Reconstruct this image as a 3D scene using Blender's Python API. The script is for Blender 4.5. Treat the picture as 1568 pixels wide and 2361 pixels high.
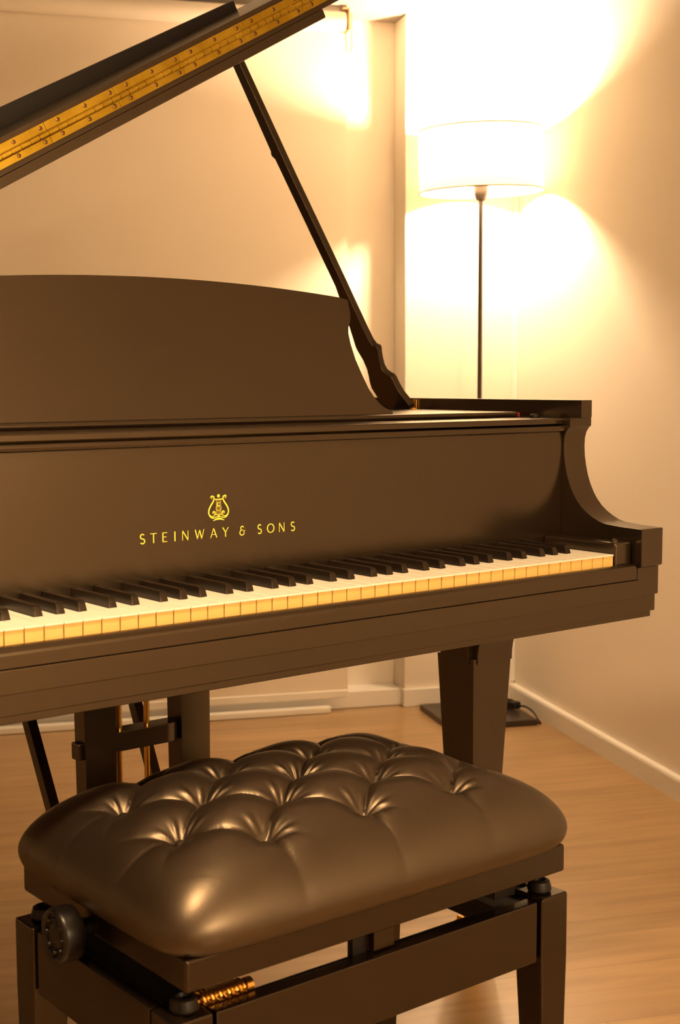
import bpy, bmesh, math
from mathutils import Vector, Matrix
PI = math.pi
S = bpy.context.scene
for o in list(bpy.data.objects): bpy.data.objects.remove(o)
C = S.collection

# ---------------------------------------------------------------- camera
F_PX, YAW, PITCH, ROLL = 3180.49, 0.673406, -0.0961946, -0.0026445
cy, sy, cp, sp = math.cos(YAW), math.sin(YAW), math.cos(PITCH), math.sin(PITCH)
fw = Vector((sy*cp, cy*cp, sp)); rt = Vector((cy, -sy, 0)); up = rt.cross(fw)
cr, sr = math.cos(ROLL), math.sin(ROLL)
r2 = cr*rt + sr*up; u2 = -sr*rt + cr*up
cam = bpy.data.objects.new('camera', bpy.data.cameras.new('camera')); C.objects.link(cam)
m = Matrix((r2, u2, -fw)).transposed().to_4x4(); m.translation = Vector((-1.61192, -1.35724, 1.0)); cam.matrix_world = m
cam.data.sensor_fit = 'VERTICAL'; cam.data.sensor_height = 36.0; cam.data.sensor_width = 24.0
cam.data.lens = F_PX*36.0/2361.0
cam.data.clip_start = 0.05
cam.data.dof.use_dof = True; cam.data.dof.focus_distance = 1.95; cam.data.dof.aperture_fstop = 9.0
S.camera = cam
# ---------------------------------------------------------------- light / exposure
S.view_settings.view_transform = 'Standard'; S.view_settings.look = 'None'
S.view_settings.exposure = 0.0; S.view_settings.gamma = 1.0; S.view_settings.use_curve_mapping = False
BULB = 1400.0                 # radiance of the floor lamp's bulb
CEIL_W = 112.0                # strength of the added pendant, out of view
WARM = (1.0, 0.70, 0.42)
GLOBE_W = 115.0               # strength of the added fill globe behind the viewer
w = bpy.data.worlds.new('world'); S.world = w; w.use_nodes = True
w.node_tree.nodes['Background'].inputs[0].default_value = (1, .6, .3, 1)
w.node_tree.nodes['Background'].inputs[1].default_value = 0.0
PHI = math.radians(23.8)     # the room is turned against the piano
def room(u, v, z=0.0):
    return Vector((u*math.cos(PHI)+v*math.sin(PHI), -u*math.sin(PHI)+v*math.cos(PHI), z))

# ---------------------------------------------------------------- materials
def mat(name, col, rough=.5, metal=0.0, ior=1.5, **kw):
    m = bpy.data.materials.new(name); m.use_nodes = True
    b = m.node_tree.nodes['Principled BSDF']
    b.inputs['Base Color'].default_value = (*col, 1); b.inputs['Roughness'].default_value = rough
    b.inputs['Metallic'].default_value = metal; b.inputs['IOR'].default_value = ior
    for k, v in kw.items(): b.inputs[k].default_value = v
    return m
def nd(m, t, **kw):
    n = m.node_tree.nodes.new(t)
    for k, v in kw.items(): setattr(n, k, v)
    return n
def lk(m, a, b): m.node_tree.links.new(a, b)
def bump(m, scale, strength, dist=.001, detail=3, vec='Object', stretch=None):
    b = m.node_tree.nodes['Principled BSDF']; t = nd(m, 'ShaderNodeTexCoord'); n = nd(m, 'ShaderNodeTexNoise')
    n.inputs['Scale'].default_value = scale; n.inputs['Detail'].default_value = detail
    src = t.outputs[vec]
    if stretch:
        mp = nd(m, 'ShaderNodeMapping'); mp.inputs['Scale'].default_value = stretch; lk(m, src, mp.inputs[0]); src = mp.outputs[0]
    lk(m, src, n.inputs['Vector'])
    bp = nd(m, 'ShaderNodeBump'); bp.inputs['Strength'].default_value = strength; bp.inputs['Distance'].default_value = dist
    lk(m, n.outputs[0], bp.inputs['Height']); lk(m, bp.outputs[0], b.inputs['Normal'])
    return n
def mottled(m, c1, c2, scale, detail=4):
    b = m.node_tree.nodes['Principled BSDF']; t = nd(m, 'ShaderNodeTexCoord'); n = nd(m, 'ShaderNodeTexNoise')
    n.inputs['Scale'].default_value = scale; n.inputs['Detail'].default_value = detail
    r = nd(m, 'ShaderNodeValToRGB'); r.color_ramp.elements[0].color = (*c1, 1); r.color_ramp.elements[1].color = (*c2, 1)
    r.color_ramp.elements[0].position = .38; r.color_ramp.elements[1].position = .62
    lk(m, t.outputs['Object'], n.inputs['Vector']); lk(m, n.outputs[0], r.inputs[0]); lk(m, r.outputs[0], b.inputs['Base Color'])
EBONY = mat('satin_ebony', (.009, .006, .004), .24, ior=1.85, **{'Specular Tint': (1, .79, .54, 1)}); bump(EBONY, 900, .02, .0003)
EBONY2 = mat('satin_ebony_dull', (.008, .0055, .004), .30, ior=1.65, **{'Specular Tint': (1, .79, .54, 1)}); bump(EBONY2, 900, .02, .0003)
BKEY = mat('black_key', (.010, .007, .005), .3, ior=1.5, **{'Specular Tint': (1, .8, .6, 1)})
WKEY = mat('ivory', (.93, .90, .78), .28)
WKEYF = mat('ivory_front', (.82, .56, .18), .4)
BRASS = mat('brass', (.80, .50, .10), .30, metal=1.0); mottled(BRASS, (.50, .33, .03), (.66, .46, .05), 22)
BRASS_D = mat('brass_rod', (.75, .42, .09), .25, metal=1.0)
SCREW = mat('screw_dark', (.20, .11, .04), .4, metal=1.0)
GOLD = mat('gold_leaf', (1.0, .84, .10), .5)
LEATHER = mat('black_leather', (.012, .0075, .005), .40, ior=1.9, **{'Specular Tint': (1, .81, .58, 1)}); bump(LEATHER, 320, .12, .0006)
BENCHW = mat('bench_lacquer', (.007, .0045, .003), .24, ior=1.6, **{'Specular Tint': (1, .79, .54, 1)})
BLACKM = mat('black_metal', (.006, .0045, .004), .45, ior=1.4)
DARKM = mat('lamp_metal', (.045, .032, .024), .35, metal=.3)
BRONZE = mat('gilded_plate', (.55, .32, .08), .4, metal=.8)
FELT = mat('red_felt', (.25, .02, .015), .95)
STEELW = mat('grey_nylon', (.07, .05, .035), .5)
PAINT = mat('wall_paint', (.86, .79, .68), .85); bump(PAINT, 60, .08, .002)
TRIMP = mat('trim_paint', (.86, .83, .77), .55)
CEILP = mat('ceiling_paint', (.72, .66, .57), .9)
SOFF = mat('soffit_dimmed', (.42, .38, .33), .9)  # colour darkened to hold back light bounced onto the upper walls
BLINDM = mat('blind_cloth', (.86, .78, .66), .85); bump(BLINDM, 500, .15, .0005)
PLAST = mat('white_plastic', (.85, .82, .74), .4)
WOODB = mat('bracket_wood', (.50, .30, .15), .6)
# shade: thin cloth that lets the bulb through
SHADE = bpy.data.materials.new('shade_cloth'); SHADE.use_nodes = True
nt = SHADE.node_tree; nt.nodes.clear()
out = nt.nodes.new('ShaderNodeOutputMaterial'); mx = nt.nodes.new('ShaderNodeMixShader')
df = nt.nodes.new('ShaderNodeBsdfDiffuse'); tr = nt.nodes.new('ShaderNodeBsdfTranslucent')
df.inputs[0].default_value = (.80, .74, .62, 1); tr.inputs[0].default_value = (.13, .115, .09, 1); mx.inputs[0].default_value = .55
nt.links.new(df.outputs[0], mx.inputs[1]); nt.links.new(tr.outputs[0], mx.inputs[2]); nt.links.new(mx.outputs[0], out.inputs[0])
def emit(name, col, s):
    m = bpy.data.materials.new(name); m.use_nodes = True; b = m.node_tree.nodes['Principled BSDF']
    b.inputs['Base Color'].default_value = (1, 1, 1, 1); b.inputs['Emission Color'].default_value = (*col, 1); b.inputs['Emission Strength'].default_value = s
    return m
BULBM = emit('bulb_glow', WARM, BULB)
# floor: oak laminate planks
FLOOR = mat('oak_planks', (.5, .33, .17), .30, ior=1.75)
def _floor():
    m = FLOOR; b = m.node_tree.nodes['Principled BSDF']
    t = nd(m, 'ShaderNodeTexCoord'); br = nd(m, 'ShaderNodeTexBrick'); br.offset = .37
    br.inputs['Scale'].default_value = 1.0; br.inputs['Brick Width'].default_value = 1.25; br.inputs['Row Height'].default_value = .19
    br.inputs['Mortar Size'].default_value = .0012; br.inputs['Mortar Smooth'].default_value = .3; br.inputs['Bias'].default_value = 0
    br.inputs['Color1'].default_value = (.385, .25, .118, 1); br.inputs['Color2'].default_value = (.44, .29, .14, 1); br.inputs['Mortar'].default_value = (.28, .165, .075, 1)
    lk(m, t.outputs['Object'], br.inputs['Vector'])
    mp = nd(m, 'ShaderNodeMapping'); mp.inputs['Scale'].default_value = (2.2, 24, 1); lk(m, t.outputs['Object'], mp.inputs[0])
    n = nd(m, 'ShaderNodeTexNoise'); n.inputs['Scale'].default_value = 1.6; n.inputs['Detail'].default_value = 8; n.inputs['Distortion'].default_value = .6
    lk(m, mp.outputs[0], n.inputs['Vector'])
    rp = nd(m, 'ShaderNodeValToRGB'); rp.color_ramp.elements[0].position = .3; rp.color_ramp.elements[0].color = (.80, .78, .75, 1)
    rp.color_ramp.elements[1].position = .68; rp.color_ramp.elements[1].color = (1.06, 1.05, 1.03, 1)
    lk(m, n.outputs[0], rp.inputs[0])
    n2 = nd(m, 'ShaderNodeTexNoise'); n2.inputs['Scale'].default_value = 1.7; n2.inputs['Detail'].default_value = 4
    mp2 = nd(m, 'ShaderNodeMapping'); mp2.inputs['Scale'].default_value = (1.0, 5, 1); lk(m, t.outputs['Object'], mp2.inputs[0]); lk(m, mp2.outputs[0], n2.inputs['Vector'])
    rp2 = nd(m, 'ShaderNodeValToRGB'); rp2.color_ramp.elements[0].position = .35; rp2.color_ramp.elements[0].color = (.86, .82, .78, 1)
    rp2.color_ramp.elements[1].position = .65; rp2.color_ramp.elements[1].color = (1.04, 1.04, 1.04, 1); lk(m, n2.outputs[0], rp2.inputs[0])
    a = nd(m, 'ShaderNodeMixRGB', blend_type='MULTIPLY'); a.inputs[0].default_value = 1; lk(m, br.outputs[0], a.inputs[1]); lk(m, rp.outputs[0], a.inputs[2])
    a2 = nd(m, 'ShaderNodeMixRGB', blend_type='MULTIPLY'); a2.inputs[0].default_value = 1; lk(m, a.outputs[0], a2.inputs[1]); lk(m, rp2.outputs[0], a2.inputs[2])
    lk(m, a2.outputs[0], b.inputs['Base Color'])
    bp = nd(m, 'ShaderNodeBump'); bp.inputs['Strength'].default_value = .15; bp.inputs['Distance'].default_value = .0008; lk(m, n.outputs[0], bp.inputs['Height']); lk(m, bp.outputs[0], b.inputs['Normal'])
_floor()

# ---------------------------------------------------------------- mesh helpers
def merge(bm, t, mi=0):
    for f in t.faces: f.material_index = mi
    me = bpy.data.meshes.new('t'); t.to_mesh(me); t.free(); bm.from_mesh(me); bpy.data.meshes.remove(me)
def bevel(t, w, seg=2):
    if w > 0: bmesh.ops.bevel(t, geom=[e for e in t.edges if e.is_manifold and e.calc_face_angle(0) > .35], offset=w, segments=seg, profile=.5, affect='EDGES', clamp_overlap=True)
def box(bm, x0, x1, y0, y1, z0, z1, bev=0, mi=0, seg=2):
    t = bmesh.new(); bmesh.ops.create_cube(t, size=1)
    for v in t.verts: v.co = Vector(((x0+x1)/2+v.co.x*(x1-x0), (y0+y1)/2+v.co.y*(y1-y0), (z0+z1)/2+v.co.z*(z1-z0)))
    bevel(t, bev, seg); merge(bm, t, mi)
def prism(bm, poly, fn, a, b, bev=0, mi=0, seg=2):
    """poly: 2-D outline, fn(p, q, h) -> 3-D, from height a to b"""
    t = bmesh.new(); n = len(poly)
    A = [t.verts.new(fn(p, q, a)) for p, q in poly]; B = [t.verts.new(fn(p, q, b)) for p, q in poly]
    t.faces.new(A[::-1]); t.faces.new(B)
    for i in range(n): t.faces.new((A[i], A[(i+1) % n], B[(i+1) % n], B[i]))
    bmesh.ops.recalc_face_normals(t, faces=t.faces); bevel(t, bev, seg); merge(bm, t, mi)
YZ = lambda p, q, h: Vector((h, p, q))
XZ = lambda p, q, h: Vector((p, h, q))
XY = lambda p, q, h: Vector((p, q, h))
def tube(bm, pts, r, n=10, closed=False, mi=0):
    t = bmesh.new(); pts = [Vector(p) for p in pts]; N = len(pts); rings = []
    ref = Vector((0, 0, 1))
    for i, p in enumerate(pts):
        if closed: d = (pts[(i+1) % N]-pts[i-1])
        else: d = (pts[min(i+1, N-1)]-pts[max(i-1, 0)])
        d.normalize(); a = d.cross(ref)
        if a.length < .05: a = d.cross(Vector((0, 1, 0)))
        a.normalize(); b = d.cross(a)
        rr = r[i] if isinstance(r, (list, tuple)) else r
        rings.append([t.verts.new(p+rr*(math.cos(2*PI*k/n)*a+math.sin(2*PI*k/n)*b)) for k in range(n)])
    for i in range(N if closed else N-1):
        A, B = rings[i], rings[(i+1) % N]
        for k in range(n): t.faces.new((A[k], A[(k+1) % n], B[(k+1) % n], B[k]))
    if not closed: t.faces.new(rings[0][::-1]); t.faces.new(rings[-1])
    bmesh.ops.recalc_face_normals(t, faces=t.faces); merge(bm, t, mi)
def lathe(bm, prof, M=None, n=32, mi=0, cap=True):
    """prof: (r, z) list about the z axis"""
    t = bmesh.new(); rings = []
    for r, z in prof:
        rings.append([t.verts.new((r*math.cos(2*PI*k/n), r*math.sin(2*PI*k/n), z)) for k in range(n)])
    for A, B in zip(rings, rings[1:]):
        for k in range(n): t.faces.new((A[k], A[(k+1) % n], B[(k+1) % n], B[k]))
    if cap:
        t.faces.new(rings[0][::-1]); t.faces.new(rings[-1])
    bmesh.ops.remove_doubles(t, verts=t.verts, dist=1e-6)
    bmesh.ops.recalc_face_normals(t, faces=t.faces)
    if M is not None: t.transform(M)
    merge(bm, t, mi)
def obj(name, bm, m, parent=None, smooth=True, label=None, angle=40):
    me = bpy.data.meshes.new(name); bm.to_mesh(me); bm.free()
    for x in (m if isinstance(m, (list, tuple)) else [m]): me.materials.append(x)
    if smooth:
        for p in me.polygons: p.use_smooth = True
        me.set_sharp_from_angle(angle=math.radians(angle))
    o = bpy.data.objects.new(name, me); C.objects.link(o)
    if smooth and len(me.polygons) < 5000:
        w_ = o.modifiers.new('even_normals', 'WEIGHTED_NORMAL'); w_.keep_sharp = True; w_.weight = 80
    if parent is not None:
        o.parent = parent
        o.matrix_parent_inverse = world_of(parent).inverted()
    if label: o['label'] = label
    return o
def world_of(o):
    if o.parent is None: return Matrix.LocRotScale(o.location, o.rotation_euler, o.scale)
    return world_of(o.parent) @ o.matrix_parent_inverse @ Matrix.LocRotScale(o.location, o.rotation_euler, o.scale)
def thing(name, label, cat, loc=(0, 0, 0), rz=0, group=None):
    o = bpy.data.objects.new(name, None); o.empty_display_size = .1; C.objects.link(o)
    o.location = loc; o.rotation_euler = (0, 0, rz); o['label'] = label; o['category'] = cat
    if group: o['group'] = group
    return o
def struct(name, bm, m, smooth=False):
    o = obj(name, bm, m, smooth=smooth); o.rotation_euler = (0, 0, -PHI); o['kind'] = 'structure'; return o
NB = bmesh.new

# ================================================================ THE ROOM (built in room axes, turned by PHI)
U0, U1, V0, V1 = -5.2, .682, -4.6, 2.185
UC, VC = .322, 2.075          # column face
ZC, ZH, VS = 2.062, 2.45, 1.30   # soffit height, ceiling height, soffit edge
b = NB(); box(b, U0-.1, U1+.1, V0-.1, V1+.1, -.1, 0); struct('floor', b, FLOOR)
b = NB(); box(b, U0-.1, U1+.1, V0-.1, VS, ZH, ZH+.1); struct('ceiling', b, CEILP)
b = NB(); box(b, U0-.1, U1+.1, VS, V1+.1, ZC, ZH+.1); struct('ceiling_soffit', b, SOFF)
b = NB(); box(b, U0-.1, U1+.1, V1, V1+.12, 0, ZH); struct('wall_back', b, PAINT)
b = NB(); box(b, U1, U1+.12, V0-.1, V1, 0, ZH); struct('wall_right', b, PAINT)
b = NB(); box(b, U0-.12, U0, V0-.1, V1, 0, ZH); struct('wall_left', b, PAINT)
b = NB(); box(b, U0, U1, V0-.12, V0, 0, ZH); struct('wall_front', b, PAINT)
b = NB(); box(b, UC, U1, VC, V1, 0, ZC, .004); struct('wall_column', b, PAINT, True)
# slim raised border round the column face, pipe casing in the corner
b = NB(); box(b, UC, U1, VC-.006, VC, ZC-.022, ZC, .002); struct('trim_1', b, TRIMP, True)
b = NB(); box(b, U1-.018, U1, VC-.008, VC, .06, ZC-.022, .003); struct('trim_2', b, TRIMP, True)
b = NB(); box(b, .150, .158, V1-.015, V1, .04, ZC, .002); struct('trim_3', b, TRIMP, True)
def skirting(bm, a, bb, thick, h, along):
    if along == 'v':   # on the right wall: a..bb in v
        prism(bm, [(0, 0), (-thick, 0), (-thick, h-.008), (-thick+.006, h), (0, h)], lambda p, q, s: Vector((U1+p, s, q)), a, bb)
b = NB(); skirting(b, V0, VC, .022, .052, 'v'); struct('baseboard_right', b, TRIMP, True)
b = NB(); box(b, UC-.006, U1-.022, VC-.014, VC, 0, .055, .003); box(b, UC-.006, UC, VC, VC+.05, 0, .055, .003); struct('baseboard_column', b, TRIMP, True)
b = NB(); box(b, U0, UC-.004, 2.093, V1, 0, .052, .004); struct('baseboard_back', b, TRIMP, True)
b = NB(); box(b, U0, .084, 2.045, 2.072, 0, .021, .006); struct('trim_4', b, PLAST, True)
# ---- roller blind in front of the window
rb = thing('roller_blind', 'wide cream roller blind pulled down over the back wall behind the piano', 'blind', room(-1.2, 2.05, .04), -PHI)
def rset(o):  # geometry given in room axes
    o.matrix_parent_inverse = Matrix.Identity(4); o.location = -Vector((-1.2, 2.05, .04)); return o
b = NB(); box(b, -2.75, .142, 2.071, 2.074, .062, 2.0); rset(obj('blind_cloth', b, BLINDM, rb))
b = NB(); tube(b, [(-2.75, 2.045, 2.019), (.128, 2.045, 2.019)], .029, 28); rset(obj('roller_tube', b, BLINDM, rb))
b = NB(); box(b, -2.75, .144, 2.066, 2.079, .040, .064, .004); rset(obj('bottom_bar', b, PLAST, rb))
b = NB(); box(b, .134, .140, 2.02, 2.085, 1.992, 2.056, .002); box(b, .118, .140, 2.02, 2.085, 2.050, 2.0555, .001); rset(obj('bracket', b, WOODB, rb, label='brown bracket at the end of the roller'))
b = NB()
for k in range(20):
    for uu in (.131, .147):
        lathe(b, [(.0003, -.003), (.0026, -.0015), (.003, 0), (.0026, .0015), (.0003, .003)], Matrix.Translation((uu+.001*math.sin(k*.9), 2.033, 2.04-k*.0056)), 8)
rset(obj('pull_chain', b, WOODB, rb, label='looped brown bead chain'))

# ---- unseen pendant, added for the bench highlights and bright key tops
gl = Vector((-1.22, -.42, 1.97))
cl = thing('added_pendant_lamp', 'added black metal cone pendant lamp above the bench, out of view', 'lamp', (gl.x, gl.y, ZH))
b = NB(); lathe(b, [(.055, ZH-.001), (.055, ZH-.02), (.03, ZH-.035), (.004, ZH-.04), (.004, gl.z+.12)], Matrix.Translation((gl.x, gl.y, 0)), 32); obj('ceiling_rose', b, PLAST, cl)
b = NB(); lathe(b, [(.03, .15), (.04, .12), (.075, .10), (.135, .055), (.205, -.085), (.203, -.086), (.132, .052), (.073, .096), (.03, .11)], Matrix.Translation(gl), 64, cap=False)  # cone shaped to keep its light off the upper walls
obj('lamp_shade', b, DARKM, cl)
b = NB(); lathe(b, [(.085*math.sin(PI*k/24)+1e-5, -.085*math.cos(PI*k/24)) for k in range(25)], Matrix.Translation(gl), 40)
obj('globe', b, emit('globe_glow', (1.0, .66, .35), CEIL_W/(4*PI*.085**2*PI)), cl)

# ---- unseen fill light behind the viewer, added as a large paper globe
PX, PY = -.78, -2.55
pg = thing('fill_globe_lamp', 'added fill light shaped as a paper globe on a black stand, out of view', 'lamp', (PX, PY, 0))
b = NB(); lathe(b, [(.20*math.sin(PI*k/30)+.002, -.20*math.cos(PI*k/30)) for k in range(31)], Matrix.Translation((PX, PY, 1.25)), 48, cap=False)
obj('fill_globe', b, emit('fill_glow', (1.0, .68, .38), GLOBE_W/(4*PI*.20**2*PI)), pg)
b = NB(); lathe(b, [(.13, 0), (.13, .012), (.012, .02), (.008, .04), (.008, 1.05)], Matrix.Translation((PX, PY, 0)), 32); obj('stand', b, BLACKM, pg)

# ================================================================ FLOOR LAMP
LX, LY = 1.207, 1.526
fl = thing('floor_lamp', 'lit floor lamp with a cream drum shade on a thin dark pole in the corner', 'lamp', (LX, LY, 0))
LM = Matrix.Translation((LX, LY, 0)) @ Matrix.Rotation(-PHI, 4, 'Z')
def lob(name, bm, m, par=fl, **k):
    bm.transform(LM); return obj(name, bm, m, par, **k)
b = NB(); box(b, -.135, .135, -.135, .135, 0, .018, .002); lob('base_plate', b, DARKM)
b = NB(); lathe(b, [(.022, .018), (.022, .022), (.0075, .027), (.0068, .04), (.0068, 1.525)], None, 20); lob('pole', b, DARKM)
b = NB(); lathe(b, [(.007, 1.503), (.0135, 1.505), (.0165, 1.510), (.0195, 1.522), (.0205, 1.530), (.0205, 1.568), (.017, 1.572), (.015, 1.60)], None, 28); lob('lamp_socket', b, DARKM, label='dark lamp socket cup under the shade')
TILT = Matrix.Translation((0, 0, 1.615)) @ Matrix.Rotation(math.radians(-1.8), 4, (0, 1, 0)) @ Matrix.Rotation(math.radians(1.0), 4, (1, 0, 0)) @ Matrix.Translation((0, 0, -1.615))
R0, R1, ZB, ZT = .178, .1775, 1.530, 1.702
b = NB(); lathe(b, [(R0, ZB), (R0, (ZB+ZT)/2), (R1, ZT)], TILT, 96, cap=False); sh = lob('lamp_shade', b, SHADE)
for nm, z, r in (('shade_rim', ZB, R0), ('shade_rim', ZT, R1)):
    b = NB(); tube(b, [TILT @ Vector((r*math.cos(2*PI*k/96), r*math.sin(2*PI*k/96), z)) for k in range(96)], .0022, 8, closed=True)
    o = lob(nm, b, mat('rim_tape', (.16, .11, .05), .7), sh)
b = NB()
for k in range(3):
    a = 2*PI*k/3+.4; tube(b, [TILT @ Vector((.018*math.cos(a), .018*math.sin(a), 1.60)), TILT @ Vector((R1*math.cos(a), R1*math.sin(a), ZT-.012))], .0015, 6)
lathe(b, [(.018, 1.597), (.022, 1.597), (.022, 1.601), (.018, 1.601), (.018, 1.597)], None, 24, cap=False)
lob('shade_carrier', b, PLAST, sh)
b = NB(); lathe(b, [(.001, -.038), (.012, -.037), (.017, -.026), (.028, -.014), (.036, .002), (.0362, .013), (.031, .027), (.017, .037), (.001, .040)], Matrix.Translation((0, 0, 1.635)), 16); lob('light_bulb', b, BULBM)
# flex with its foot switch lying on the plate
def bez(P, n=24):
    out = []
    P = [Vector(p) for p in P]; Q = [P[0]]+P+[P[-1]]
    for i in range(1, len(Q)-2):
        for k in range(n):
            t = k/n; a, b_, c, d = Q[i-1], Q[i], Q[i+1], Q[i+2]
            out.append(.5*((2*b_)+(-a+c)*t+(2*a-5*b_+4*c-d)*t*t+(-a+3*b_-3*c+d)*t**3))
    return out+[P[-1]]
b = NB(); tube(b, bez([(.012, .02, .024), (.05, .08, .022), (.085, .085, .023), (.098, .062, .032)]), .003, 8)
tube(b, bez([(.118, -.028, .034), (.132, -.052, .036), (.145, -.078, .026), (.149, -.105, .010), (.148, -.125, .0035), (.144, -.10, .0035), (.143, .0, .0035), (.143, .16, .0035)]), .003, 8)
lob('power_cord', b, BLACKM)
b = NB(); box(b, -.013, .013, -.046, .046, -.010, .012, .006, seg=3); box(b, -.006, .006, -.014, .014, .010, .015, .002)
b.transform(Matrix.Translation((.108, .017, .031)) @ Matrix.Rotation(.2, 4, 'Z') @ Matrix.Rotation(-.06, 4, 'X')); lob('foot_switch', b, BLACKM, label='black inline switch lying on the base plate')

# ================================================================ GRAND PIANO
XR, XI, XL, XLI = .095, .045, -1.317, -1.267      # outer / inner faces of the two arms
XM = -.611
gp = thing('grand_piano', 'satin black grand piano with raised lid, gold lettering and exposed keyboard', 'piano', (XM, .4, 0))
P = lambda name, bm, m=EBONY, par=gp, **k: obj(name, bm, m, par, **k)
# ---- arms / cheeks
CH = [(-.016, .771), (.025, .772), (.056, .774), (.070, .777), (.083, .7825), (.095, .789), (.106, .797), (.116, .807), (.124, .818), (.131, .831), (.1365, .845),
      (.1405, .860), (.1435, .876), (.1445, .892), (.1435, .905), (.1405, .914), (.136, .920), (.131, .924), (.131, .937), (.24, .937), (.24, .667), (-.009, .6674), (-.009, .711), (-.016, .714)]
for a, c in ((XI, XR), (XL, XLI)):
    b = NB(); prism(b, CH, YZ, a, c, .0015); P('arm', b)
# ---- case rim (plan outline swept, thickness .025)
def rim_pts(off):
    out = []
    R = XR-off; L = XL+off
    out += [(R, .131)]
    for k in range(0, 9): out.append((R, .131+k*.085))
    for k in range(1, 15):
        t = k/14; out.append((R-(.40)*(t**1.8)*.9 - .12*t*t, .811+t*.62))
    x0, y0 = out[-1]
    for k in range(1, 13):
        a = k/12*PI/2; out.append((x0-(x0-(L+.18))*math.sin(a)*.62, y0+(.30-off)*(1-math.cos(a))))
    x1, y1 = out[-1]
    for k in range(1, 13):
        a = k/12*PI/2; out.append((x1-(x1-L)*math.sin(a), y1-.14*(1-math.cos(a))))
    out.append((L, .131))
    return out
def rim_wall(bm, z0, z1, offo, offi, bev=.0015, ymin=0):
    O = [(x, max(y, ymin+i*1e-5)) for i, (x, y) in enumerate(rim_pts(offo)) if y >= .20 or ymin == 0 or i in (0, len(rim_pts(offo))-1)]; I = [(x, max(y, ymin+i*1e-5)) for i, (x, y) in enumerate(rim_pts(offi)) if y >= .20 or ymin == 0 or i in (0, len(rim_pts(offi))-1)]
    t = bmesh.new(); n = len(O); V = []
    for z in (z0, z1):
        V.append([t.verts.new((x, y, z)) for x, y in O]); V.append([t.verts.new((x, y, z)) for x, y in I])
    o0, i0, o1, i1 = V
    for k in range(n-1):
        t.faces.new((o0[k], o0[k+1], o1[k+1], o1[k])); t.faces.new((i0[k+1], i0[k], i1[k], i1[k+1]))
        t.faces.new((o1[k], o1[k+1], i1[k+1], i1[k])); t.faces.new((o0[k+1], o0[k], i0[k], i0[k+1]))
    for k in (0, n-1): t.faces.new((o0[k], o1[k], i1[k], i0[k]))
    bmesh.ops.recalc_face_normals(t, faces=t.faces); bevel(t, bev); merge(bm, t)
b = NB(); rim_wall(b, .937, .965, 0, .025, .002); P('rim', b)
b = NB(); rim_wall(b, .667, .937, 0.0004, .0504, 0, ymin=.238)
P('rim_side', b)
# soundboard floor, gilded plate
def fill(bm, off, z0, z1, y0=None):
    pts = [(x, max(y, y0) if y0 else y) for x, y in rim_pts(off)]
    prism(bm, pts, XY, z0, z1)
b = NB(); fill(b, .051, .66, .68, .25); P('bottom_boards', b, EBONY2)
b = NB(); fill(b, .055, .858, .866, .30); P('iron_plate', b, BRONZE)
# ---- keybed and mouldings under it
b = NB(); box(b, XL, XR, -.003, .42, .6405, .667, .0015); P('keybed', b)
b = NB(); box(b, XL+.004, XR-.0005, .005, .42, .630, .6405, .0012); P('keybed_moulding', b)
# ---- key slip
def slip(y0, z0, z1, rad, x0, x1, name, rr):
    b = NB(); pr = [(.0005 if name == 'key_slip' else .003, z0), (.0005 if name == 'key_slip' else .003, z1)]
    n = 6
    for k in range(n+1):
        a = PI/2+k/n*PI/2; pr.append((y0+rad+rad*math.cos(a), z1-rad+rad*math.sin(a)))
    pr.append((y0, z0)); prism(b, pr, YZ, x0, x1, 0)
    return P(name, b)
b = NB()
pr = [(-.0022, .694), (-.0022, .7185), (-.006, .7185), (-.0105, .7172), (-.0135, .7145), (-.0152, .7105), (-.0152, .694)]
prism(b, pr, YZ, XLI+.006, XI-.008, .003, seg=3); P('key_slip', b)
b = NB(); box(b, XLI+.002, XI-.003, -.0175, .01, .6675, .6945, .0012); P('key_slip_base', b)
# ---- key blocks
for a, c in ((.0035, XI-.004), (XLI+.004, -1.2255)):
    b = NB(); box(b, a, c, .000, .148, .69, .752, .005, seg=3)
    lathe(b, [(.006, .751), (.006, .754), (.0035, .7565), (.0005, .757)], Matrix.Translation(((a+c)/2-.008, .012, 0)), 16)
    P('key_block', b)
# ---- fallboard with its lettering
b = NB(); prism(b, [(.148, .70), (.148, .9145), (.1425, .9165), (.1415, .9205), (.1425, .9240), (.150, .9250), (.205, .9250), (.205, .90), (.170, .89), (.168, .70)], YZ, XLI+.0005, XI-.0005, .0006)
fb = P('fallboard', b)
b = NB(); prism(b, [(.1475, .9275), (.1475, .9345), (.149, .9362), (.245, .9362), (.245, .9275)], YZ, XLI-.018, XI+.018, .0006); P('fallboard_rail', b)
# strokes: flat ribbons on the fallboard face
YF = .1478
def stroke(bm, pts, wid, y=YF, th=.0004):
    pts = [Vector((p[0], p[1])) for p in pts]; n = len(pts); L = []; R = []
    for i, p in enumerate(pts):
        d = (pts[min(i+1, n-1)]-pts[max(i-1, 0)]); d.normalize(); nn = Vector((-d.y, d.x))
        w_ = wid[i] if isinstance(wid, (list, tuple)) else wid
        L.append(p+nn*w_/2); R.append(p-nn*w_/2)
    for k in range(n-1):
        q = [L[k], L[k+1], R[k+1], R[k]]
        t = bmesh.new(); A = [t.verts.new((v.x, y, v.y)) for v in q]; B = [t.verts.new((v.x, y+th, v.y)) for v in q]
        t.faces.new(A); t.faces.new(B[::-1])
        for j in range(4): t.faces.new((A[j], A[(j+1) % 4], B[(j+1) % 4], B[j]))
        bmesh.ops.recalc_face_normals(t, faces=t.faces); merge(bm, t)
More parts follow.
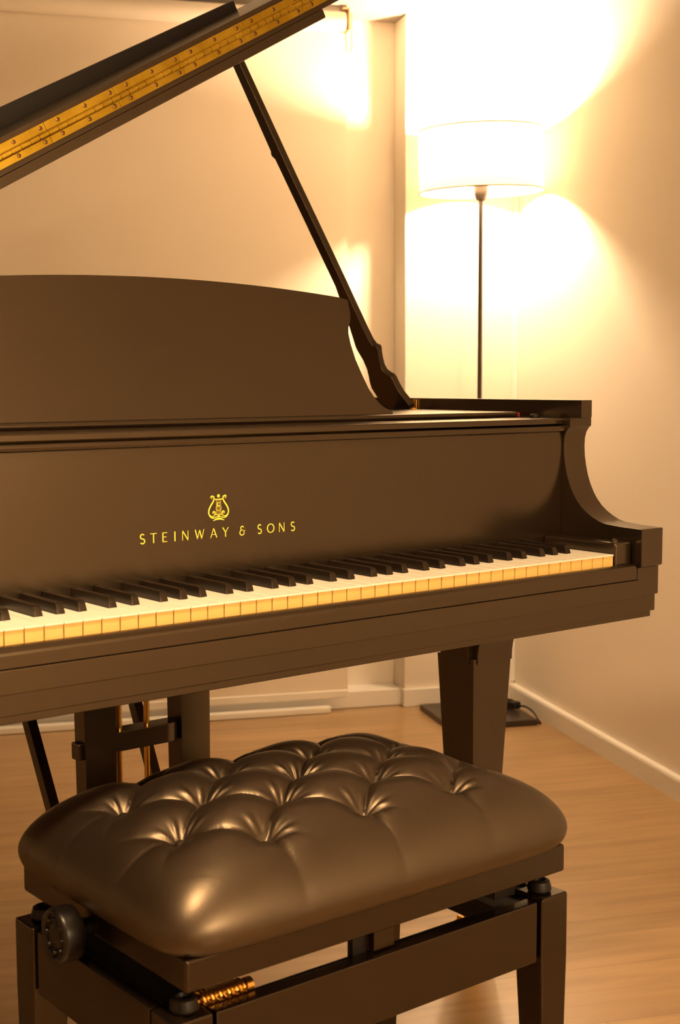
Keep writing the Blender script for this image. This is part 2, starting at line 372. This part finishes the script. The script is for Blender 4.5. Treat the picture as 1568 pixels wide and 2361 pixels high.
def arc(cx, cy_, rx, ry, a0, a1, n=14): return [(cx+rx*math.cos(math.radians(a0+(a1-a0)*k/n)), cy_+ry*math.sin(math.radians(a0+(a1-a0)*k/n))) for k in range(n+1)]
TK, TN = .115, .07        # thick / thin stroke against the letter height
def glyph(c):
    if c == 'S': return [(arc(.5, .745, .36, .235, 35, 270, 12)+arc(.5, .265, .40, .245, 90, -145, 12)[1:], TK)]
    if c == 'T': return [([(0, .96), (1, .96)], TN), ([(.5, 0), (.5, .96)], TK)]
    if c == 'E': return [([(.12, 0), (.12, 1)], TK*1.1), ([(.12, .96), (1, .96)], TN), ([(.12, .53), (.85, .53)], TN), ([(.12, .04), (1, .04)], TN)]
    if c == 'I': return [([(.5, 0), (.5, 1)], TK*1.15)]
    if c == 'N': return [([(.08, 0), (.08, 1)], TN), ([(.08, 1), (.92, 0)], TK), ([(.92, 0), (.92, 1)], TN)]
    if c == 'W': return [([(0, 1), (.26, .02)], TK), ([(.26, .02), (.5, .95)], TN), ([(.5, .95), (.74, .02)], TK), ([(.74, .02), (1, 1)], TN)]
    if c == 'A': return [([(0, 0), (.48, 1)], TN), ([(.48, 1), (1, 0)], TK), ([(.2, .34), (.78, .34)], TN*.8)]
    if c == 'Y': return [([(0, 1), (.5, .48)], TK), ([(1, 1), (.5, .48)], TN), ([(.5, .48), (.5, 0)], TK)]
    if c == 'O': return [(arc(.5, .5, .47, .46, 0, 360, 28), [TK*(.75+.35*abs(math.cos(2*PI*k/28))) for k in range(29)])]
    if c == '&': return [(arc(.45, .765, .27, .2, 20, 250, 12)+arc(.42, .29, .42, .27, 110, 345, 14), TK*.9), ([(.36, .575), (.62, .575)], TN), ([(.60, .44), (1.02, .50)], TN), ([(.80, .47), (.80, .22)], TN)]
LET = list(zip('STEINWAY&SONS', [(-.7297, .0081), (-.7135, .0095), (-.697, .0071), (-.6819, .0019), (-.6662, .0098), (-.6444, .0133), (-.6225, .0095), (-.604, .0089), (-.577, .0084), (-.5491, .0071), (-.5309, .0115), (-.5124, .0095), (-.4937, .0074)]))
LH = .0125
for c, (cx, lw) in LET:
    b = NB()
    for pts, wd in glyph(c):
        stroke(b, [(cx+(p-.5)*lw, .7935+q*LH) for p, q in pts], [x*LH for x in wd] if isinstance(wd, list) else wd*LH)
    P('gold_letter', b, GOLD, fb, smooth=False)
# lyre emblem
b = NB(); ex, ez, es = -.6145, .8165, .0335
def em(pts): return [(ex+p*es, ez+q*es) for p, q in pts]
for s in (-1, 1):
    body = [(.02, .16), (.12, .12), (.26, .08), (.38, .14), (.455, .27), (.45, .40), (.38, .55), (.27, .70), (.21, .82), (.22, .90), (.29, .95), (.36, .92), (.37, .86), (.33, .84)]
    q = bez([(x*s, y, 0) for x, y in body], 5); q = [(v.x, v.y) for v in q]
    n = len(q); stroke(b, em(q), [es*(.025+.035*math.sin(PI*k/(n-1))) for k in range(n)])
    sc = [(.12, .22), (.14, .32), (.22, .36), (.29, .31), (.27, .25), (.21, .25)]
    sc = [(.40, .20), (.30, .14), (.20, .18), (.15, .26), (.19, .34), (.26, .33), (.27, .27), (.22, .26)]
    q = bez([(x*s, y, 0) for x, y in sc], 4); stroke(b, em([(v.x, v.y) for v in q]), es*.035)
    stroke(b, em([(.10*s, .20), (.10*s, .82)]), es*.012)
    stroke(b, em(arc(.345*s, .875, .03, .03, 0, 360, 10)), es*.035); stroke(b, em(arc(.235*s, .29, .025, .025, 0, 360, 10)), es*.03)
stroke(b, em([(-.22, .805), (.22, .815)]), es*.04); stroke(b, em([(-.16, .215), (.16, .215)]), es*.028)
stroke(b, em([(-.035, .22), (-.035, .80)]), es*.010); stroke(b, em([(.035, .22), (.035, .80)]), es*.010)
stroke(b, em(arc(0, .945, .032, .032, 0, 360, 14)), es*.066)
stroke(b, em([(0, .22), (0, .07)]), es*.09); stroke(b, em([(-.26, -.02), (-.12, .035), (0, .055), (.12, .035), (.26, -.02)]), [es*.02, es*.06, es*.09, es*.06, es*.02])
stroke(b, em(arc(0, .62, .06, .065, 30, 300, 12)), es*.03); stroke(b, em(arc(0, .46, .12, .10, 100, 400, 16)), es*.022); stroke(b, em([(-.05, .52), (.08, .56)]), es*.022)
P('gold_emblem', b, GOLD, fb, smooth=False)
# ---- keys
KW, KT = .0235, .735
def black_off(j):   # j: boundary index from the right, 1..51 ; returns centre x or None
    r = (j-0) % 7
    d = {2: .0043, 3: 0, 4: -.0043, 6: .0035, 0: -.0035}
    if j > 51 or r not in d: return None
    return -j*KW+d[r]
for k in range(52):
    x1, x0 = -k*KW-.0005, -(k+1)*KW+.0005
    bl, brt = black_off(k+1), black_off(k) if k > 0 else None
    tl = x0 if bl is None else bl+.0068
    trr = x1 if brt is None else brt-.0068
    b = NB()
    prism(b, [(x0, .0), (x1, .0), (x1, .0515), (trr, .0515), (trr, .150), (tl, .150), (tl, .0515), (x0, .0515)], XY, KT-.0022, KT, .0004, seg=1)
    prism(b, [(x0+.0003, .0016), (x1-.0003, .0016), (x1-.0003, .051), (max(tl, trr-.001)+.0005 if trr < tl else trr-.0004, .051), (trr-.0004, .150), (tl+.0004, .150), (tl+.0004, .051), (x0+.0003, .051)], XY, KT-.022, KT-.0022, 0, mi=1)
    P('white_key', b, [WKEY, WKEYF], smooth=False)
for j in range(1, 52):
    c = black_off(j)
    if c is None: continue
    b = NB(); t = bmesh.new()
    hw, ht = .0056, .0046
    sec = [(.0530, 0, KT-.004, hw), (.0530, 0, KT+.001, hw), (.0562, 1, KT+.0105, ht), (.0590, 1, KT+.0120, ht), (.148, 1, KT+.0125, ht)]
    pf = [(.0530, KT-.006), (.0532, KT+.0015), (.0560, KT+.0095), (.0575, KT+.0112), (.0605, KT+.0120), (.148, KT+.0125), (.148, KT-.006)]
    A = []; B = []
    for y, z in pf:
        f = min(1, max(0, (z-KT)/.012)); wv = hw+(ht-hw)*f
        A.append(t.verts.new((c-wv, y, z))); B.append(t.verts.new((c+wv, y, z)))
    t.faces.new(A[::-1]); t.faces.new(B)
    for i in range(len(pf)): t.faces.new((A[i], A[(i+1) % len(pf)], B[(i+1) % len(pf)], B[i]))
    bmesh.ops.recalc_face_normals(t, faces=t.faces); bevel(t, .0012, 2); merge(b, t)
    P('black_key', b, BKEY)
b = NB(); box(b, XLI+.002, XI-.006, .0, .15, .668, .692); P('key_frame', b, FELT)
# ---- music desk
b = NB(); box(b, XM-.655, .0425, .243, .56, .9365, .9455, .004, seg=3); tray = P('desk_tray', b)
b = NB(); box(b, .0445, .0455, .243, .52, .937, .944, 0); P('felt_strip', b, FELT, tray, label='thin red felt strip at the end of the desk tray')
LEAN = math.radians(12)
half = [(-.207, .9455), (-.2065, .948), (-.209, .951), (-.213, .952), (-.222, .9555), (-.232, .963), (-.241, .973), (-.249, .985), (-.2575, 1.004), (-.2675, 1.030), (-.273, 1.054), (-.2745, 1.070), (-.2728, 1.079), (-.2680, 1.0875), (-.2660, 1.094), (-.2658, 1.104), (-.2675, 1.121), (-.285, 1.1245)]
top = []
for k in range(1, 12):
    x = -.285+(XM+.285)*k/12; top.append((x, 1.1245+.0165*(1-((x-XM)/(.326))**2)))
full = half+top+[(XM, 1.141)]+[(2*XM-x, z) for x, z in reversed(half+top)]
dn = Vector((0, math.cos(LEAN), -math.sin(LEAN)))
def deskfn(x, z, h):
    y = .27+(z-.943)*math.tan(LEAN); return Vector((x, y, z))+dn*h
b = NB(); prism(b, full, deskfn, 0, .011, .0008); P('music_desk', b)
for xx in (XM-.2, XM+.2):
    b = NB(); tube(b, [(xx, .445, .9485), (xx, .325, 1.06)], .0035, 10); P('desk_stay', b, BRASS_D)
# ---- small parts on the right of the rim
b = NB(); lathe(b, [(.0065, .9362), (.0075, .9375), (.0075, .9405), (.0055, .9425), (.0005, .943)], Matrix.Translation((.035, .20, 0)), 20); P('lid_bumper', b, BLACKM)
b = NB(); box(b, .0655, .0695, .522, .532, .938, .962, .0008); tube(b, [(.066, .528, .945), (.046, .528, .945)], .003, 10); P('prop_hinge', b, BRASS_D, label='small brass prop hinge on the inner rim')
# ---- lid prop
TH28 = math.radians(28); PL = Vector((-math.sin(TH28), 0, math.cos(TH28))); PN = Vector((math.cos(TH28), 0, math.sin(TH28)))
near = [(-.004, .527), (.000, .510), (.008, .509), (.019, .514), (.031, .521), (.047, .525), (.061, .5265), (.0665, .529), (.070, .536), (.076, .5435), (.086, .5455), (.100, .5425), (.112, .5385), (.121, .5345), (.1255, .536), (.128, .5435), (.137, .548), (.164, .551), (.25, .558), (.453, .578), (.660, .594)]
far = [(.660, .614), (.502, .606), (.4995, .6085), (.494, .6085), (.488, .603), (.247, .580), (.170, .587), (.149, .5895), (.127, .5925), (.120, .592), (.102, .587), (.083, .586), (.065, .590), (.056, .593), (.043, .595), (.020, .588), (-.002, .575), (-.010, .55)]
PB = Vector((.040, 0, .945))
b = NB(); prism(b, near+far, lambda s, y, h: PB+PL*s+PN*h+Vector((0, y, 0)), 0, .0125, .0012); P('lid_prop', b, EBONY2)
# ---- lid: underside line of the rail: z = 1.261 at X = -.769 on the plane Y = .45, slope 29.2 degrees
TL = math.radians(29.2); LD = Vector((math.cos(TL), 0, math.sin(TL))); LN = Vector((-math.sin(TL), 0, math.cos(TL)))
L0 = Vector((-.769, 0, 1.261)) + LD*((-1.315+.769)/math.cos(TL))
def lidfn(s, y, n): return L0+LD*s+LN*n+Vector((0, y, 0))
def lbox(bm, s0, s1, y0, y1, n0, n1, bev=.001, mi=0):
    t = NB(); box(t, s0, s1, y0, y1, n0, n1, bev); M = Matrix((LD, (0, 1, 0), LN)).transposed().to_4x4(); M.translation = L0; t.transform(M); merge(bm, t, mi)
LEN = 1.63
# plan of the lid follows the rim
def lid_outline():
    o = rim_pts(-.012); pts = []
    for x, y in o:
        s = (x-XL+.012)/(XR-XL+.024)*LEN; pts.append((s, max(y, .4515)))
    return pts
b = NB(); t = NB(); prism(t, lid_outline(), XY, .0145, .037, .0012); M = Matrix((LD, (0, 1, 0), LN)).transposed().to_4x4(); M.translation = L0; t.transform(M); merge(b, t)
lid = P('lid', b)
b = NB(); lbox(b, .03, 1.283, .4505, .472, 0, .0146, .002); P('lid_rail', b, EBONY, lid)
b = NB(); lbox(b, .0, LEN, .4515, .64, .0385, .061, .001); flap = P('lid_flap', b)
# standing rail on the folded flap, set a hair off the lid's slope as in the photo
TR = math.radians(27.9); RD = Vector((math.cos(TR), 0, math.sin(TR))); RN = Vector((-math.sin(TR), 0, math.cos(TR)))
b = NB(); t = NB(); box(t, -.62, .5005, .622, .640, -.02, .0265, .0015)
M = Matrix((RD, (0, 1, 0), RN)).transposed().to_4x4(); M.translation = Vector((-.6885, 0, 1.3765)); t.transform(M); merge(b, t)
P('flap_rail', b, BLACKM, flap)
# brass piano hinge
hg = NB(); lbox(hg, .02, LEN-.02, .4488, .4522, .0362, .0385, 0); hinge = P('lid_hinge', hg, BRASS)
s_of = lambda X: (X-L0.x)/LD.x
seams = [s_of(x) for x in (-.676, -.566, -.457, -.349, -.23)]
ds = (seams[-1]-seams[0])/4
S0 = seams[0]
def add_screw(s, n):
    t = NB(); lathe(t, [(.0001, -.0008), (.0030, -.0006), (.0032, .0002), (.0026, .0007), (.0001, .0008)], None, 14)
    t.transform(Matrix.Rotation(PI/2, 4, 'X')); t2 = NB(); box(t2, -.0029, .0029, -.0011, -.0005, -.0003, .0003, 0); t2.transform(Matrix.Rotation(s*37 % 3, 4, 'Y')); merge(t, t2)
    M = Matrix((LD, (0, 1, 0), LN)).transposed().to_4x4(); M.translation = lidfn(s, .4485, n); t.transform(M); P('screw', t, SCREW, hinge)
k = -5
while S0+k*ds < LEN-.03:
    s0, s1 = max(.02, S0+k*ds+.0004), min(LEN-.02, S0+(k+1)*ds-.0004)
    if s1-s0 > .02:
        for n0, n1 in ((.0227, .0362), (.0385, .0533)):
            b = NB(); lbox(b, s0, s1, .4488, .4512, n0, n1, .0003); P('hinge_leaf', b, BRASS, hinge)
        for f in (.16, .55, .92):
            s = s0+f*(s1-s0)
            add_screw(s, .0285); add_screw(s+.002, .0480)
    k += 1
b = NB(); s = .02; kl = .0165; i = 0
while s < LEN-.04:
    t = NB(); r = .0048
    lathe(t, [(r-.0012, 0), (r-.0012, .0006), (r, .0008), (r, kl-.0008), (r-.0012, kl-.0006), (r-.0012, kl)], None, 14)
    t.transform(Matrix.Rotation(PI/2, 4, 'Y')); M = Matrix((LD, (0, 1, 0), LN)).transposed().to_4x4(); M.translation = lidfn(s, .4468, .0373); t.transform(M); merge(b, t)
    s += kl; i += 1
P('hinge_barrel', b, BRASS, hinge)
# ---- legs
def leg(cx, cy_, name='leg'):
    h0, h1 = .0445, .026; z1, z0 = .530, .11
    b = NB(); t = bmesh.new(); V = []
    for z, h in ((z0, h1), (z1, h0)): V.append([t.verts.new((cx+sx*h, cy_+sy_*h, z)) for sx, sy_ in ((-1, -1), (1, -1), (1, 1), (-1, 1))])
    t.faces.new(V[0][::-1]); t.faces.new(V[1])
    for i in range(4): t.faces.new((V[0][i], V[0][(i+1) % 4], V[1][(i+1) % 4], V[1][i]))
    bevel(t, .0015); merge(b, t); L = P(name, b, EBONY)
    # two crossing coved blocks carry the keybed
    g = h0+.0015; cove = [(g, .521)]+[(g+.034*(1-math.cos(PI/2*k/8)), .526+.062*math.sin(PI/2*k/8)) for k in range(9)]+[(g+.034, .6295)]
    pr = cove+[(-x, z) for x, z in reversed(cove)]
    b = NB(); prism(b, pr, lambda p, q, h: Vector((cx+p, cy_+h, q)), -h0+.010, h0-.010, .0005)
    prism(b, pr, lambda p, q, h: Vector((cx+h, cy_+p, q)), -h0+.008, h0+.0012, .0005); P('leg_bracket', b, EBONY, L)
    b = NB(); lathe(b, [(.026, .112), (.026, .095), (.017, .088), (.015, .060), (.012, .055)], Matrix.Translation((cx, cy_, 0)), 24)
    t = NB(); lathe(t, [(.008, -.014), (.026, -.013), (.0285, -.009), (.0285, .009), (.026, .013), (.008, .014)], None, 28)
    t.transform(Matrix.Translation((cx, cy_+.012, .0285)) @ Matrix.Rotation(PI/2, 4, 'Y')); merge(b, t)
    box(b, cx-.019, cx-.015, cy_-.008, cy_+.02, .022, .062, .001); box(b, cx+.015, cx+.019, cy_-.008, cy_+.02, .022, .062, .001)
    P('caster', b, BRASS_D, L)
leg(.0285, .3295); leg(2*XM-.0285, .3295); leg(-.98, 1.40)
# blocks between leg tops and the case
b = NB(); box(b, -1.03, -.93, 1.35, 1.45, .6, .665, .003); P('leg_block', b)
# ---- pedal lyre
b = NB(); box(b, -.725, -.485, .345, .43, .600, .630, .003); lyre = P('pedal_lyre', b, EBONY)
Q = lambda n, bb, m=EBONY, **k: obj(n, bb, m, lyre, **k)
for x0, x1, y1 in ((-.7105, -.6585, .380), (-.5515, -.500, .389)):
    b = NB(); t = bmesh.new(); V = []
    for z, sft in ((.13, .006), (.60, 0)): V.append([t.verts.new(v) for v in ((x0+sft, .350, z), (x1-sft*.4, .350, z), (x1-sft*.4, y1, z), (x0+sft, y1, z))])
    t.faces.new(V[0][::-1]); t.faces.new(V[1])
    for i in range(4): t.faces.new((V[0][i], V[0][(i+1) % 4], V[1][(i+1) % 4], V[1][i]))
    bevel(t, .002); merge(b, t); Q('lyre_post', b)
b = NB(); bar = [(-.660, .352), (-.574, .352)]+[(-.574+.023*math.sin(PI/2*k/8), .352+.010*(1-math.cos(PI/2*k/8))) for k in range(1, 9)]+[(-.549, .385), (-.660, .385)]
prism(b, bar, XY, .469, .4975, .0012); box(b, -.7165, -.708, .357, .378, .4645, .489, .002); Q('lyre_crossbar', b)
b = NB(); box(b, -.735, -.475, .335, .43, .095, .135, .004); Q('pedal_box', b)
for xx in (-.6455, -.600, -.5545):
    if xx < -.58:
        b = NB(); tube(b, [(xx, .366, .135), (xx, .366, .62)], .0042, 12); Q('pedal_rod', b, BRASS_D, label='slim brass pedal rod')
    b = NB(); prism(b, [(-.010, .34), (-.012, .30), (-.017, .26), (-.014, .235), (0, .225), (.014, .235), (.017, .26), (.012, .30), (.010, .34)], lambda p, q, h: Vector((xx-.02+p, q, h)), .105, .112, .0015); Q('pedal', b, BRASS_D)
for a, c in (((-.672, .392, .12), (-.672, .715, .655)), ((-.497, .392, .12), (-.474, .715, .655))):
    a, c = Vector(a), Vector(c); d = (c-a).normalized(); e = d.cross(Vector((1, 0, 0))).normalized()
    b = NB(); t = bmesh.new(); V = []
    for p in (a, c): V.append([t.verts.new(p+Vector((1, 0, 0))*x+e*y) for x, y in ((-.008, -.010), (.008, -.010), (.008, .010), (-.008, .010))])
    t.faces.new(V[0][::-1]); t.faces.new(V[1])
    for i in range(4): t.faces.new((V[0][i], V[0][(i+1) % 4], V[1][(i+1) % 4], V[1][i]))
    bmesh.ops.recalc_face_normals(t, faces=t.faces); bevel(t, .001); merge(b, t); Q('lyre_brace', b)

# ================================================================ PIANO BENCH
BX0, BX1, BY0, BY1 = -.9215, -.3765, -.2485, .109
BCX, BCY = (BX0+BX1)/2, (BY0+BY1)/2
pb = thing('piano_bench', 'adjustable black piano bench with a buttoned leather seat in front of the keys', 'bench', (BCX, BCY, 0))
B = lambda n, bb, m=BENCHW, par=pb, **k: obj(n, bb, m, par, **k)
b = NB(); box(b, BX0, BX1, BY0, BY1, .400, .4345, .004, seg=3); B('seat_frame', b)
# tufted cushion
HX, HY = (BX1-BX0)/2, (BY1-BY0)/2
OV = .019
DX, DY = .135, .12         # lattice of buttons: rows at BCY + k*.06
def tuft(x, y):
    """x, y from the bench centre -> how far the leather is drawn down"""
    p, q = x/DX, y/DY
    s, t_ = p+q, p-q
    f = abs(math.sin(PI*s))*abs(math.sin(PI*t_))
    # lattice points with s, t integer; keep only the tufted area
    ax, ay = abs(x), abs(y)
    fx = 1/(1+math.exp((ax-.2025-.030)/.010)); fy = 1/(1+math.exp((ay-.118-.016)/.008))
    inside = fx*fy
    # straight pleats running from the outermost buttons to the edge
    d = 0.0
    line = lambda e, w_: math.exp(-abs(e)/w_)
    pil = min(1.0, f)**.42
    creases = 1-pil
    edge = 0.0
    if ay > .112:
        fall = math.exp(-max(0, ay-.120)/.065)
        for xb in (-.135, 0, .135):
            e = (x-xb-math.copysign(.0, x))/1.0
            edge += fall*((1.0 if y > 0 else .5)*math.exp(-(e/.020)**2)+.5*math.exp(-abs(e)/.0045))*(1-math.exp(-((ay-.10)/.02)**2) if ay > .10 else 0)
    if ax > .195:
        fall = math.exp(-max(0, ax-.2025)/.045)
        for yb in (-.06, .06):
            e = y-yb
            edge += fall*(.55*math.exp(-(e/.018)**2)+.6*math.exp(-abs(e)/.0040))*(1-inside)
    # buttons
    bt = 0.0; wr = 0.0
    for j in range(-2, 3):
        xs = (-.135, 0, .135) if j % 2 == 0 else (-.2025, -.0675, .0675, .2025)
        for xb in xs:
            dx, dy = x-xb, y-j*.06; r = math.hypot(dx, dy)
            if r < .07:
                bt = max(bt, math.exp(-(r/.017)**1.15))
                th = math.atan2(dy, dx); wr += math.exp(-((r-.017)/.013)**2)*(math.sin(9*th+xb*90+j*2.1)+.6*math.sin(15*th+j+xb*40))
    return inside*creases*.0165+edge*.0150*(1-.75*inside)+bt*.0190+wr*.0013
b = NB(); NA, NR = 480, 170
rings = []
def sup(a, n):
    c, s = math.cos(a), math.sin(a); k = (abs(c)**n+abs(s)**n)**(-1/n)
    return (c*k, s*k)
ZM, ZTOP = .4565, .5430
for j in range(NR+1):
    tt = j/NR
    if tt < .84:
        r = (tt/.84)**.92; z = None
    ring = []
    for i in range(NA):
        a = 2*PI*i/NA
        if tt < .84:
            rr = math.sin(PI/2*(tt/.84)**1.0)*.985+.015*(tt/.84) if False else 1-(1-tt/.84)**1.25
            n = 2.8+6.2*rr**2
            ux, uy = sup(a, n); x, y = ux*rr*(HX+OV), uy*rr*(HY+OV)
            h = max(0.0, 1-rr**3.4)**.60
            z = ZM+(ZTOP-ZM)*h
            z += .004*(1-(x/HX)**2)*(1-(y/HY)**2) if abs(x) < HX and abs(y) < HY else 0
            z -= tuft(x, y)*(.45+.55*h)
        else:
            q = (tt-.84)/.16; ux, uy = sup(a, 9.0); sc = 1-.0+0
            ph = q*PI*.62; ox = OV*(math.cos(ph)-1)*1.0
            x, y = ux*(HX+OV+ox*.75), uy*(HY+OV+ox*.75); z = ZM-.0235*math.sin(min(ph, PI/2))
            if ph > PI/2: z = ZM-.0235
        ring.append(b.verts.new((BCX+x, BCY+y, z)))
    rings.append(ring)
for j in range(NR):
    A, Bq = rings[j], rings[j+1]
    for i in range(NA):
        i2 = (i+1) % NA
        if j == 0:
            continue
        b.faces.new((A[i], Bq[i], Bq[i2], A[i2]))
cv = b.verts.new((BCX, BCY, rings[1][0].co.z))
for i in range(NA): b.faces.new((cv, rings[1][i], rings[1][(i+1) % NA]))
for v in rings[0]: b.verts.remove(v)
b.faces.new(rings[-1])
bmesh.ops.recalc_face_normals(b, faces=b.faces)
cush = B('seat_cushion', b, LEATHER, angle=80)
for j in range(-2, 3):
    for xb in ((-.135, 0, .135) if j % 2 == 0 else (-.2025, -.0675, .0675, .2025)):
        b = NB(); zc = ZTOP+.003*(1-(xb/HX)**2)*(1-(j*.06/HY)**2)-.0385
        lathe(b, [(.0065, -.002), (.0072, .0), (.0062, .0022), (.0035, .0034), (.0003, .0038)], Matrix.Translation((BCX+xb, BCY+j*.06, zc)), 18); B('button', b, LEATHER, cush)
# stand: legs and aprons
LG = .046; lx0, lx1, ly0, ly1 = -.932, -.3645, -.243, .112
for cx0, dx in ((lx0, 1), (lx1, -1)):
    for cy0, dy in ((ly0, 1), (ly1, -1)):
        b = NB(); t = bmesh.new(); V = []
        for z, s_ in ((0, .030), (.29, LG), (.370, LG)):
            xa, xb_ = cx0+dx*(LG-s_)*.25, cx0+dx*(LG-s_)*.25+dx*s_; ya, yb = cy0+dy*(LG-s_)*.25, cy0+dy*(LG-s_)*.25+dy*s_
            V.append([t.verts.new((p, q, z)) for p, q in ((xa, ya), (xb_, ya), (xb_, yb), (xa, yb))])
        t.faces.new(V[0]); t.faces.new(V[-1])
        for A, D in zip(V, V[1:]):
            for i in range(4): t.faces.new((A[i], A[(i+1) % 4], D[(i+1) % 4], D[i]))
        bmesh.ops.recalc_face_normals(t, faces=t.faces); bevel(t, .003, 3); merge(b, t); L = B('leg', b)
        b = NB(); c = Vector((cx0+dx*.026, cy0+dy*.024, 0))
        lathe(b, [(.0125, .3700), (.0150, .3725), (.0150, .376), (.0128, .3835), (.0105, .3850), (.0080, .3848), (.0070, .381), (.001, .380)], Matrix.Translation(c), 28)
        B('leg_bumper', b, BLACKM, L)
for y0 in (ly0+.0025, ly1-.0205):
    b = NB(); box(b, lx0+LG+.005, lx1-LG-.005, y0, y0+.018, .292, .368, .0025); B('apron', b)
for x0 in (lx0+.0025, lx1-.0205):
    b = NB(); box(b, x0, x0+.018, ly0+LG+.006, ly1-LG-.006, .292, .368, .0025); B('apron', b)
b = NB()
for x0 in (lx0+.0205, lx1-.0325): box(b, x0, x0+.012, ly0+.022, ly1-.022, .300, .364, .001)
for y0 in (ly0+.0205, ly1-.0325): box(b, lx0+.022, lx1-.022, y0, y0+.012, .300, .364, .001)
box(b, lx0+.0215, lx0+.085, ly0+.03, ly1-.03, .350, .357, .001); box(b, lx1-.085, lx1-.0215, ly0+.03, ly1-.03, .350, .357, .001)
B('inner_frame', b, BLACKM)
# lifting gear: two cross rails, scissor bars, threaded rod with spring
b = NB()
for x0 in (BX0+.045, BX1-.085): box(b, x0, x0+.035, ly0+.03, ly1-.03, .372, .4005, .001)
box(b, BCX-.040, BCX-.020, ly0+.022, ly0+.032, .355, .4005, .001)
for yy in (ly0+.05, ly1-.06):
    t = NB(); box(t, -.19, .19, -.0025, .0025, -.010, .010, .001); t.transform(Matrix.Translation((BCX, yy, .300)) @ Matrix.Rotation(.13, 4, 'Y')); merge(b, t)
    t = NB(); box(t, -.19, .19, -.0025, .0025, -.010, .010, .001); t.transform(Matrix.Translation((BCX, yy+.008, .300)) @ Matrix.Rotation(-.13, 4, 'Y')); merge(b, t)
B('lifting_gear', b, BLACKM)
b = NB(); box(b, BCX-.018, BCX+.012, ly0+.012, ly0+.022, .370, .4005, .001); B('centre_bracket', b, BENCHW)
b = NB(); pts = []
for k in range(160):
    a = k/160*2*PI*11; pts.append((BX0+.036+k*.00034, -.214+.0080*math.cos(a), .3715+.0080*math.sin(a)))
tube(b, pts, .0022, 8); B('spring', b, BRASS_D, label='brass spring under the seat corner')
b = NB(); tube(b, [(BX0-.02, -.045, .3985), (BX0+.06, -.045, .3985)], .005, 12); B('wheel_axle', b, BLACKM)
b = NB()
tube(b, [(BX0+.030, -.214, .3715), (BX0+.095, -.214, .3715)], .0045, 12); lathe(b, [(.0045, 0), (.0085, .002), (.0085, .010), (.004, .013)], Matrix.Translation((BX0+.090, -.214, .3715)) @ Matrix.Rotation(PI/2, 4, 'Y'), 18)
B('adjusting_rod', b, BRASS_D)
# hand wheel
b = NB(); KM = Matrix.Translation((-.925, -.047, .405)) @ Matrix.Rotation(-PI/2, 4, 'Y')
lathe(b, [(.011, -.004), (.011, .008), (.024, .010), (.029, .013), (.0305, .018), (.0305, .032), (.0285, .0365), (.0255, .038), (.0235, .0365), (.022, .034), (.015, .0335), (.012, .0355), (.008, .0375), (.0003, .0385)], KM, 48)
for k in range(8):
    a = 2*PI*k/8; lathe(b, [(.0003, .0035), (.0025, .0028), (.0036, 0), (.0003, -.001)], KM @ Matrix.Translation((.0185*math.cos(a), .0185*math.sin(a), .0340)), 12)
B('hand_wheel', b, mat('bakelite', (.006, .004, .003), .34, ior=1.4), label='round black height adjusting knob')
